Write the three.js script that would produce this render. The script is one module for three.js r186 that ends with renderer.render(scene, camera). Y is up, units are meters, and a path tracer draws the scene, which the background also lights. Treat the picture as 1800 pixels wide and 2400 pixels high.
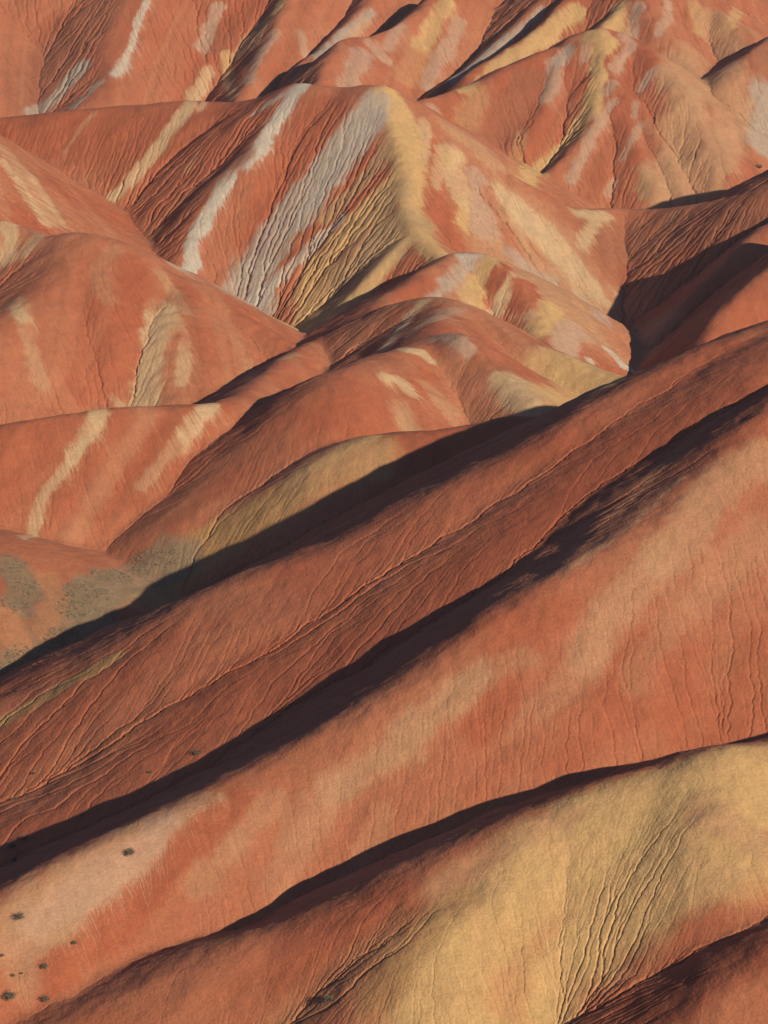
import * as THREE from 'three';

// ------------------------------------------------------------------ camera, sky, sun, exposure
const scene = new THREE.Scene();
const CAM_H = 120;
const camera = new THREE.PerspectiveCamera(22, 0.75, 1, 4000);
camera.position.set(0, CAM_H, 0);
camera.rotation.set(THREE.MathUtils.degToRad(-18), 0, 0);

const SUN_AZ = THREE.MathUtils.degToRad(45), SUN_EL = THREE.MathUtils.degToRad(25.5);   // from the right, a little behind the camera
const sunDir = new THREE.Vector3(Math.cos(SUN_EL) * Math.cos(SUN_AZ), Math.sin(SUN_EL), Math.cos(SUN_EL) * Math.sin(SUN_AZ));
{ // clear late-afternoon sky: deep blue zenith, pale dusty horizon, a soft brightening round the sun
  const W = 256, H = 128, d = new Float32Array(W * H * 4), v = new THREE.Vector3();
  for (let j = 0; j < H; j++) for (let i = 0; i < W; i++) {
    const el = ((j + 0.5) / H - 0.5) * Math.PI, az = ((i + 0.5) / W - 0.5) * 2 * Math.PI;
    v.set(Math.cos(el) * Math.cos(az), Math.sin(el), Math.cos(el) * Math.sin(az));
    const up = Math.max(0, v.y), t = Math.pow(1 - up, 3.2), g = Math.max(0, v.dot(sunDir)), halo = 0.55 * Math.pow(g, 12) + 0.25 * Math.pow(g, 3);
    const low = v.y < 0 ? 0.35 : 1, k = (j * W + i) * 4;
    d[k] = (0.10 + 0.30 * t + 0.55 * halo) * low; d[k + 1] = (0.18 + 0.30 * t + 0.48 * halo) * low; d[k + 2] = (0.44 + 0.22 * t + 0.38 * halo) * low; d[k + 3] = 1;
  }
  const sky = new THREE.DataTexture(d, W, H, THREE.RGBAFormat, THREE.FloatType);
  sky.mapping = THREE.EquirectangularReflectionMapping; sky.magFilter = THREE.LinearFilter; sky.needsUpdate = true;
  scene.background = sky; scene.environment = sky;
  scene.backgroundIntensity = scene.environmentIntensity = 0.3;
}
const sun = new THREE.DirectionalLight(new THREE.Color().setRGB(1, 0.85, 0.66), 4.4);
sun.position.copy(sunDir).multiplyScalar(900).add(new THREE.Vector3(0, 0, -420));
sun.target.position.set(0, 0, -420); scene.add(sun, sun.target);
sun.castShadow = true; sun.shadow.mapSize.set(4096, 4096);
Object.assign(sun.shadow.camera, { left: -420, right: 420, top: 420, bottom: -420, near: 10, far: 1800 });

const renderer = new THREE.WebGLRenderer({ antialias: true });
renderer.toneMapping = THREE.LinearToneMapping;
renderer.toneMappingExposure = 1.15;
renderer.shadowMap.enabled = true;

scene.fog = new THREE.FogExp2(new THREE.Color().setRGB(0.62, 0.66, 0.74), 0.00008);

// ------------------------------------------------------------------ ridge lines of the badlands, in metres: [hill, slope left, slope right, crest radius, x, height, distance, ...]
const RIDGES = [
  [0, 0.62, 0.62, 3, 55.2, 29.3, 226.5, 34.5, 27.1, 218.5, 30, 27.3, 216.5, 26.5, 26.2, 215.5, 21.3, 25.1, 214.5, 17, 23.8, 213.5, 12.6, 22.8, 211.5, 9.1, 21.6, 210.5, 4, 20.1, 208.5, 0, 18.3, 207.5, -8.2, 15.6, 205.5, -13.1, 14.4, 204.5, -21, 11.7, 202.5, -27.7, 9.7, 199.5, -35.9, 7.8, 196.5, -46.3, 4.3, 193.5],
  [0, 0.62, 0.5, 2, 42.6, 23.6, 199, 32.7, 21.6, 191.5, 27.3, 19.3, 188.5, 22.3, 16.5, 186, 16.8, 13.1, 184],
  [1, 0.62, 0.62, 2, 69.4, 47.1, 298, 52.4, 45.4, 285, 41.4, 42.7, 273.5, 30.2, 36.7, 262, 20, 32.4, 253, 11.5, 28.8, 246, 0, 23.4, 238, -8, 20.6, 233.5, -14.4, 18.8, 229.3, -22.7, 17, 223, -30.5, 15.5, 215.8, -34.2, 14.3, 212.6, -40.9, 13.5, 206.5],
  [2, 0.475, 0.62, 4, 77.7, 39.5, 334, 58.5, 43.3, 320, 46.4, 43, 310, 35.5, 40.6, 301, 30.8, 39, 297.5, 24, 36.4, 292.5, 19.6, 34.6, 290, 10.3, 31.2, 285, 0, 26.8, 281, -9.3, 23.7, 278.5, -17, 21, 277, -24.7, 17.5, 275.3, -32.4, 13.5, 273.5, -42.6, 9.1, 271, -53.7, 5.1, 266],
  [3, 0.62, 0.62, 3, 47.5, 18.1, 352, 27.5, 22.4, 342, 21.8, 22.7, 341, 17.1, 22.8, 340, 13, 22.2, 339, 7.8, 21.7, 338, 0, 21.5, 337, -4.9, 20.5, 336, -11, 17.2, 334, -17.1, 14.3, 332, -26.3, 10.2, 330, -32.3, 7.9, 328, -39.8, 6, 327],
  [4, 0.3, 0.3, 3, -62.8, 14.3, 320, -49.3, 11.2, 320, -46, 9.7, 320, -43.2, 8.3, 319],
  [5, 0.62, 0.62, 2.0, -69.3, 16.5, 341, -52.6, 19.4, 347, -37.4, 20.4, 353, -23.6, 19.4, 360, -19.1, 17.7, 379, -13.3, 16.8, 398, -9.7, 16.1, 408, -4.2, 16.4, 420, 1.4, 18.3, 434, 11.1, 20.6, 447, 13.4, 21, 451, 17.9, 20.9, 451, 21.4, 19.1, 447, 25.4, 14.9, 436, 28.1, 10.6, 421],
  [5, 0.62, 0.62, 2.5, -4.2, 16.4, 420, 0, 20.3, 412, 2.7, 22.1, 408, 6.5, 23.4, 406, 10.2, 23.6, 403, 14.4, 22.5, 399, 21.3, 20, 393, 26.8, 18.8, 390, 31.5, 17.8, 386, 39.2, 17.1, 378, 49.2, 15.6, 365],
  [5, 0.62, 0.62, 4, 10.2, 23.6, 403, 7, 23.5, 381.5, 0, 24.4, 366.5, -5.5, 24.6, 356.5, -9.4, 23, 350, -17.3, 17.4, 342, -26, 12.1, 332],
  [5, 0.62, 0.62, 2, 7, 23.5, 381.5, 10.1, 25, 378, 14.8, 22.8, 369, 20.4, 20.7, 358],
  [6, 0.8, 0.62, 2, -87.6, 30.7, 445, -65.1, 28.8, 440, -60.5, 28.1, 438, -56.5, 27.5, 434, -50.5, 28.4, 432, -47.6, 27.7, 431, -35.3, 22.1, 427, -23.7, 17.3, 420, -13.8, 12.8, 412],
  [6, 0.62, 0.62, 5, -50.5, 28.4, 432, -53.1, 25.2, 423, -56.7, 22.1, 412, -63.7, 18.6, 398],
  [6, 0.62, 0.62, 6, -47.6, 27.7, 431, -45.6, 21.1, 416, -42, 11.7, 398],
  [6, 0.62, 0.62, 5, -35.3, 22.1, 427, -33.6, 18.6, 412, -31.9, 12.3, 396],
  [7, 0.62, 0.62, 3, -98, 42, 512, -95, 43, 490, -100, 40, 455],
  [8, 0.62, 0.62, 2, -106.9, 26.3, 548, -79.7, 29, 545, -66.1, 30.5, 543, -52.8, 31.7, 542, -41.1, 33.3, 540, -29.6, 33.6, 537, -22.4, 35.9, 532, -17.9, 38.4, 528, -8.5, 38.4, 524, -1.7, 39.1, 520, 0.4, 38.4, 519, 5, 36.5, 518, 16.7, 28.2, 512, 24.9, 23.3, 507, 35.8, 17.8, 507, 46.3, 16.2, 513, 59.8, 18.5, 506, 73.4, 24.2, 498, 81.7, 27.5, 500, 90.2, 32.8, 504, 103.3, 39, 510, 124.2, 41.6, 512],
  [8, 0.62, 0.8, 2.4, -17.9, 38.4, 528, -21.1, 33.8, 519, -25, 29.7, 511, -28.5, 26.2, 505, -34, 19.4, 493, -39.5, 11.5, 477],
  [8, 0.62, 0.66, 1.6, -0.6, 39.1, 520, 2.1, 33.3, 507, 3.6, 27.6, 493, 3.8, 23.8, 483.5, 5.8, 20.2, 472, 11, 18.3, 459],
  [9, 0.62, 0.85, 1.5, 88.2, 26.5, 490, 70.6, 20.3, 477, 57.3, 13.4, 461, 49.2, 8.2, 448],
  [9, 0.62, 0.85, 1.5, 81.5, 30.8, 452, 65.5, 20.5, 440, 57.1, 16.3, 430, 49.6, 11.5, 412],
  [10, 0.62, 0.62, 2, 0, 26.2, 570, 9.7, 27.1, 580, 18.1, 28.1, 590, 23.4, 29.3, 594, 29.4, 31.8, 600, 34.9, 33.7, 605, 42.6, 35.2, 609, 48, 38, 612, 50.2, 38.2, 612, 53.4, 37.5, 612, 62.8, 31.8, 600, 65.6, 28.4, 592, 69.7, 22.2, 580, 72.1, 15.8, 566, 70.2, 10.3, 556],
  [10, 0.62, 0.85, 1.2, 50.2, 38.2, 612, 49.5, 33.6, 602, 48.4, 28.4, 592, 44, 21.5, 576, 35.8, 14.7, 562, 27.2, 11.6, 554],
  [10, 0.62, 0.62, 1.5, 49.2, 31, 597, 52.6, 28, 591, 55.8, 25.7, 588, 59.4, 21.7, 580, 62.5, 15.6, 567, 63.8, 10.3, 556],
  [10, 0.62, 0.62, 1.5, 47.7, 26.9, 589, 51.2, 24.7, 585, 55.1, 19.2, 573, 56.8, 13.2, 560, 57.2, 9, 553],
  [10, 0.62, 0.8, 1.2, 39.1, 34.6, 607, 37.5, 28.9, 595, 30.1, 20.2, 578, 21.3, 16.3, 568],
  [11, 0.62, 0.62, 2, 58.4, 51.5, 680, 64.1, 38.8, 645, 70.9, 29.9, 628, 73.8, 24.6, 616, 75.7, 21.3, 609, 81.5, 15.1, 596, 81.8, 11.1, 586],
  [11, 0.62, 0.62, 2, 72.5, 50.5, 690, 78.2, 39, 660, 83.5, 36.1, 650, 88.4, 31, 638],
  [12, 0.62, 0.62, 2, 138.2, 51.7, 668, 113.7, 40.8, 645, 90.1, 33.7, 622, 82, 30.2, 612, 74.5, 23.7, 597, 71.7, 19.4, 588],
  [13, 0.62, 0.9, 1.5, 57.8, 48.8, 685, 39.4, 38.3, 665, 29.4, 31.5, 653, 18.6, 24.3, 638, 10.1, 20, 625],
  [13, 0.62, 0.9, 1.5, 59.1, 47.9, 674, 45.1, 39.7, 654, 39.4, 35.7, 645, 29.5, 30.8, 632, 21, 27, 620],
  [13, 0.62, 0.9, 1.5, 68.2, 48.5, 668, 57.6, 39, 647, 51, 34.6, 634],
  [14, 0.62, 0.62, 3, -125.9, 49.7, 720, -80.2, 46.3, 720, -55.1, 48.4, 722, -38.9, 47.5, 720, -23, 50.4, 724, 5.9, 51.2, 740, 35, 51.7, 735, 70.5, 51.2, 740, 118.2, 50.7, 745, 165.5, 51.9, 745],
  [14, 0.62, 0.62, 1.5, -119.5, 46.8, 715, -106.1, 35.3, 690, -101.2, 25.2, 668, -99.7, 14.7, 640],
  [14, 0.62, 0.62, 3, -64.8, 46.9, 714, -67.4, 35.3, 690, -68.5, 27.6, 674, -68.4, 22.6, 664, -71.4, 16.5, 648],
  [14, 0.62, 0.9, 1.5, -20.5, 47.9, 716, -24.4, 37.2, 692, -28.1, 28.9, 672, -32.8, 21.8, 655, -35.8, 17, 642],
  [14, 0.62, 0.9, 1.5, 3.4, 45.1, 710, -5.5, 34.4, 688, -13, 28.4, 672, -19.2, 24.2, 660, -22.2, 21.8, 655],
  [14, 0.62, 0.9, 1.5, 16.4, 40.6, 682, 4.8, 33.8, 660, 0.7, 32.4, 654, -4.9, 31.4, 648, -7.8, 31.6, 645, -12.6, 29.8, 636, -16.1, 24.2, 620],
  [14, 0.62, 0.62, 2, 33.7, 44.6, 705, 16.4, 36.3, 682, 8.6, 32.6, 672, 9.5, 27, 655, 6.2, 21.2, 638],
  [8, 0.7, 0.7, 0.8, 4.3, 19.5, 469.6, 0, 16.1, 463.6, -7.6, 10.9, 457.6, -15.9, 5.3, 453.4],
  [0, 0.62, 0.62, 4, 29.5, 25.7, 211.8, 29.4, 23.7, 207.2, 28.6, 21.3, 203, 26.4, 18.6, 198.8],
  [0, 0.62, 0.62, 4, 11.2, 20.7, 209.2, 6.6, 18.9, 203.7, 2.9, 16.3, 198, -0.7, 13.1, 192.8],
  [2, 0.44, 0.62, 9, 56.1, 45.4, 307.1, 44.6, 42.4, 296.6, 28.8, 35.6, 284.6, 14.1, 29.1, 275.1, 0, 22.2, 268.1, -13.6, 16.3, 260.6, -26.7, 9.9, 253.6, -39.5, 4.4, 247.6],
  [5, 0.62, 0.85, 1, 16.4, 20.5, 450.5, 14.8, 18.5, 446, 12.8, 16.7, 441, 10.2, 15.8, 437],
];
const FLOOR = -6;

// ------------------------------------------------------------------ noise
let seed = 1234567;
const rnd = () => { seed = (seed * 1664525 + 1013904223) >>> 0; return seed / 4294967296; };
const PERM = new Uint16Array(4096), GRAD = new Float32Array(4096);
for (let i = 0; i < 4096; i++) { PERM[i] = Math.floor(rnd() * 4096); GRAD[i] = rnd() * 2 - 1; }
function noise(x, y) {            // smooth value noise, -1..1
  const i = Math.floor(x), j = Math.floor(y); let u = x - i, v = y - j; u = u * u * (3 - 2 * u); v = v * v * (3 - 2 * v);
  const p = PERM[i & 4095], q = PERM[(i + 1) & 4095];
  const a = GRAD[(p + j * 17) & 4095 ^ PERM[(j + p) & 4095]], b = GRAD[(q + j * 17) & 4095 ^ PERM[(j + q) & 4095]];
  const c = GRAD[(p + (j + 1) * 17) & 4095 ^ PERM[(j + 1 + p) & 4095]], d = GRAD[(q + (j + 1) * 17) & 4095 ^ PERM[(j + 1 + q) & 4095]];
  return (a + (b - a) * u) * (1 - v) + (c + (d - c) * u) * v;
}
const fbm = (x, y, n) => { let s = 0, a = 0.5; for (let k = 0; k < n; k++) { s += a * noise(x, y); x = x * 2.03 + 17.3; y = y * 2.03 - 9.1; a *= 0.5; } return s; };
const smooth = (t) => { t = t < 0 ? 0 : t > 1 ? 1 : t; return t * t * (3 - 2 * t); };

// ------------------------------------------------------------------ large form: every ridge sheds constant slopes to both sides; where two meet lies a valley
const GX0 = -260, GD0 = 130, GNX = 581, GND = 751;
const macro = new Float32Array(GNX * GND), owner = new Uint8Array(GNX * GND), second = new Float32Array(GNX * GND).fill(-1e3);
macro.fill(-1e3);
function curve(P, n) {            // Hermite curve through the points, by plan distance
  const out = [], L = (a, b) => Math.hypot(b[0] - a[0], b[2] - a[2]) + 1e-6;
  if (P.length < 3) { for (let k = 0; k <= n; k++) out.push(P[0].map((v, c) => v + (P[1][c] - v) * k / n)); return out; }
  for (let i = 0; i < P.length - 1; i++) {
    const p0 = P[Math.max(i - 1, 0)], p1 = P[i], p2 = P[i + 1], p3 = P[Math.min(i + 2, P.length - 1)], d = L(p1, p2), d0 = L(p0, p1), d2 = L(p2, p3);
    for (let k = 0; k < n; k++) {
      const t = k / n, t2 = t * t, t3 = t2 * t;
      out.push([0, 1, 2].map((c) => {
        const s = (p2[c] - p1[c]) / d, m1 = (i === 0 ? s : (s * d0 + (p1[c] - p0[c]) / d0 * d) / (d + d0)) * d, m2 = (i === P.length - 2 ? s : ((p3[c] - p2[c]) / d2 * d + s * d2) / (d + d2)) * d;
        return (2 * t3 - 3 * t2 + 1) * p1[c] + (t3 - 2 * t2 + t) * m1 + (3 * t2 - 2 * t3) * p2[c] + (t3 - t2) * m2;
      }));
    }
  }
  out.push(P[P.length - 1]); return out;
}
{
  const best = new Float32Array(GNX * GND);
  for (const [hill, mL, mR, r, ...c] of RIDGES) {
    best.fill(-1e3);
    const P = []; for (let k = 0; k < c.length; k += 3) P.push([c[k], c[k + 1], c[k + 2]]);
    const Q = curve(P, 5), mm = Math.min(mL, mR);
    for (let s = 0; s + 1 < Q.length; s++) {
      const A = Q[s], B = Q[s + 1], dx = B[0] - A[0], dd = B[2] - A[2], len = Math.hypot(dx, dd); if (len < 1e-4) continue;
      const ux = dx / len, ud = dd / len, g = (B[1] - A[1]) / len, reach = (Math.max(A[1], B[1]) + 25) / mm + len;
      const i0 = Math.max(0, Math.ceil(A[0] + dx / 2 - reach - GX0)), i1 = Math.min(GNX - 1, Math.floor(A[0] + dx / 2 + reach - GX0));
      const j0 = Math.max(0, Math.ceil(A[2] + dd / 2 - reach - GD0)), j1 = Math.min(GND - 1, Math.floor(A[2] + dd / 2 + reach - GD0));
      const gL = Math.max(-0.97 * mL, Math.min(0.97 * mL, g)), gR = Math.max(-0.97 * mR, Math.min(0.97 * mR, g));
      const oL = gL / Math.sqrt(mL * mL - gL * gL), oR = gR / Math.sqrt(mR * mR - gR * gR);
      for (let j = j0; j <= j1; j++) for (let i = i0; i <= i1; i++) {
        const qx = i + GX0 - A[0], qd = j + GD0 - A[2], along = qx * ux + qd * ud, cr = qd * ux - qx * ud;
        let so = along + (cr > 0 ? cr * oL : -cr * oR); so = so < 0 ? 0 : so > len ? len : so;
        const ex = qx - ux * so, ed = qd - ud * so, dist = Math.sqrt(ex * ex + ed * ed), sn = dist > 1e-3 ? (ed * ux - ex * ud) / dist : 0;
        const h = A[1] + g * so - (0.5 * (mL + mR) + 0.5 * (mL - mR) * sn) * (Math.sqrt(dist * dist + r * r) - r), k = j * GNX + i;
        if (h > best[k]) best[k] = h;
      }
    }
    for (let k = 0; k < best.length; k++) { const h = best[k]; if (h > macro[k]) { second[k] = macro[k]; macro[k] = h; owner[k] = hill; } else if (h > second[k]) second[k] = h; }
  }
  for (let k = 0; k < macro.length; k++) { const q = Math.max(0.7 - (macro[k] - second[k]), 0) / 0.7; macro[k] = Math.max(FLOOR, macro[k] + q * q * 0.7 * 0.25); }
}
function macroAt(x, d) {          // bicubic
  let fx = x - GX0, fd = d - GD0; fx = fx < 1 ? 1 : fx > GNX - 3.001 ? GNX - 3.001 : fx; fd = fd < 1 ? 1 : fd > GND - 3.001 ? GND - 3.001 : fd;
  const i = fx | 0, j = fd | 0, u = fx - i, v = fd - j;
  const w0 = u * (-0.5 + u * (1 - 0.5 * u)), w1 = 1 + u * u * (-2.5 + 1.5 * u), w2 = u * (0.5 + u * (2 - 1.5 * u)), w3 = u * u * (-0.5 + 0.5 * u);
  let k = (j - 1) * GNX + i; const row = () => { const s = macro[k - 1] * w0 + macro[k] * w1 + macro[k + 1] * w2 + macro[k + 2] * w3; k += GNX; return s; };
  const a = row(), b = row(), c = row(), e = row();
  return a * v * (-0.5 + v * (1 - 0.5 * v)) + b * (1 + v * v * (-2.5 + 1.5 * v)) + c * v * (0.5 + v * (2 - 1.5 * v)) + e * v * v * (-0.5 + 0.5 * v);
}

// ------------------------------------------------------------------ fine terrain grid, denser near the viewpoint
const COARSE = 1;
const B = 8, DENSE = Math.round(830 / COARSE / B) * B, MARGIN = 64, half = 0.156;
const cols = []; { const step = 2 * half / DENSE; let a = -half; const left = []; let s = step; for (let k = 0; k < MARGIN; k++) { s *= 1.045; a -= s; left.push(a); } left.reverse(); cols.push(...left); for (let k = 0; k <= DENSE; k++) cols.push(-half + k * step); a = half; s = step; for (let k = 0; k < MARGIN; k++) { s *= 1.045; a += s; cols.push(a); } }
const rows = []; { let d = 166; while (d < 770) { rows.push(d); d *= 1 + 0.0007 * COARSE; } let s = 0.6; while (d < 850) { rows.push(d); s *= 1.08; d += s; } while ((rows.length - 1) % B) rows.push(rows[rows.length - 1] + 3); }
const NX = cols.length, ND = rows.length, N = NX * ND;
console.log('grid', NX, ND, N);
const H = new Float32Array(N), H0 = new Float32Array(N);
for (let j = 0; j < ND; j++) for (let i = 0; i < NX; i++) {
  const d = rows[j], x = cols[i] * d;
  const wx = x + 0.8 * noise(x * 0.09, d * 0.09) + 0.35 * noise(x * 0.31 + 7, d * 0.31), wd = d + 0.8 * noise(x * 0.09 + 50, d * 0.09 + 9) + 0.35 * noise(x * 0.31, d * 0.31 + 30);
  H[j * NX + i] = macroAt(wx, wd) + 0.35 * fbm(x * 0.055, d * 0.055, 2) + 0.09 * fbm(x * 0.35 + 3, d * 0.35, 2) + 0.10 * fbm(x * 0.9 + 3, d * 0.9, 2);
}

// ------------------------------------------------------------------ running water: flow routing and stream-power incision cut the rills
const recv = new Int32Array(N), area = new Float32Array(N), order = new Uint32Array(N), dist = new Float32Array(N);
function route(jitter) {
  for (let j = 0; j < ND; j++) for (let i = 0; i < NX; i++) {
    const k = j * NX + i, h = H[k]; let bestS = 0, b = k, bl = 1;
    for (let dj = -1; dj <= 1; dj++) { const jj = j + dj; if (jj < 0 || jj >= ND) continue;
      for (let di = -1; di <= 1; di++) { const ii = i + di; if (ii < 0 || ii >= NX || (!di && !dj)) continue;
        const n = jj * NX + ii; if (H[n] >= h) continue;
        const dx = cols[ii] * rows[jj] - cols[i] * rows[j], dd = rows[jj] - rows[j], l = Math.sqrt(dx * dx + dd * dd);
        const s = (h - H[n]) / l * (1 + jitter * (rnd() - 0.5)); if (s > bestS) { bestS = s; b = n; bl = l; } } }
    recv[k] = b; dist[k] = bl;
    area[k] = (cols[Math.min(i + 1, NX - 1)] - cols[Math.max(i - 1, 0)]) * 0.5 * rows[j] * (rows[Math.min(j + 1, ND - 1)] - rows[Math.max(j - 1, 0)]) * 0.5;
  }
  // order from low to high: counting sort on height, then fix by walking receivers is not needed at this resolution
  const NB = 1 << 20, lo = -8, hi = 70, sc = NB / (hi - lo), count = new Uint32Array(NB + 1), bin = (h) => Math.max(0, Math.min(NB - 1, Math.floor((h - lo) * sc)));
  for (let k = 0; k < N; k++) count[bin(H[k]) + 1]++;
  for (let k = 0; k < NB; k++) count[k + 1] += count[k];
  for (let k = 0; k < N; k++) order[count[bin(H[k])]++] = k;
  for (let q = N - 1; q >= 0; q--) { const k = order[q], r = recv[k]; if (r !== k) area[r] += area[k]; }
}
H0.set(H);
const K_INC = [0.028, 0.025, 0.022], rillHead = (k) => { const j = (k / NX) | 0, d = rows[j], x = cols[k - j * NX] * d; return 0.25 + 1.5 * smooth(0.5 + 1.1 * fbm(x * 0.06 + 40, d * 0.06, 2)); };
const head = new Float32Array(N), soft = new Float32Array(N); for (let k = 0; k < N; k++) head[k] = rillHead(k);
for (let j = 0; j < ND; j++) for (let i = 0; i < NX; i++) { const d = rows[j], x = cols[i] * d, g = (macroAt(x + 1.5, d) - macroAt(x - 1.5, d)) / 3; soft[j * NX + i] = (0.9 + 1.1 * smooth((g - 0.12) / 0.35)) * (0.75 + 0.5 * smooth(0.5 + fbm(x * 0.08 + 90, d * 0.08, 2))) * (1 + 0.9 * smooth((d - 320) / 160)); }   // the cooler slopes that fall to the left weather faster and are cut deeper
for (let it = 0; it < K_INC.length; it++) {
  route(it === 0 ? 0.9 : 0.5);
  for (let q = 0; q < N; q++) {
    const k = order[q], r = recv[k]; if (r === k) continue;
    const F = K_INC[it] * soft[k] * Math.pow(Math.max(0.02, Math.min(area[k], 260) - head[k]), 0.46) / dist[k];
    const cut = (H[k] + F * Math.max(H[r], H0[r] - 1.0)) / (1 + F); if (cut < H[k]) H[k] = cut;
  }
  // loose soil creeps: light diffusion
  const T0 = H.slice(), c = 0.06;
  for (let j = 1; j < ND - 1; j++) for (let i = 1; i < NX - 1; i++) { const k = j * NX + i; H[k] = T0[k] + c * (T0[k - 1] + T0[k + 1] + T0[k - NX] + T0[k + NX] - 4 * T0[k]); }
}
route(0.15);
console.log('eroded');

// ------------------------------------------------------------------ colour of the beds (linear base colours), where each bed crops out on the slopes
const PALETTE = [
  [0.450, 0.120, 0.050],   // red
  [0.500, 0.175, 0.083],   // salmon
  [0.370, 0.090, 0.038],   // deep
  [0.380, 0.130, 0.063],   // rust
  [0.530, 0.240, 0.105],   // orange
  [0.660, 0.450, 0.245],   // cream
  [0.600, 0.530, 0.420],   // white
  [0.490, 0.400, 0.310],   // grey
  [0.660, 0.415, 0.175],   // yellow
  [0.500, 0.280, 0.105],   // ochre
  [0.500, 0.330, 0.160],   // olive
  [0.550, 0.345, 0.235],   // pink
  [0.310, 0.120, 0.065],   // brown
  [0.300, 0.210, 0.120],   // scrub
  [0.560, 0.300, 0.155],   // tan
  [0.470, 0.400, 0.335],   // bluegrey
];
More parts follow.
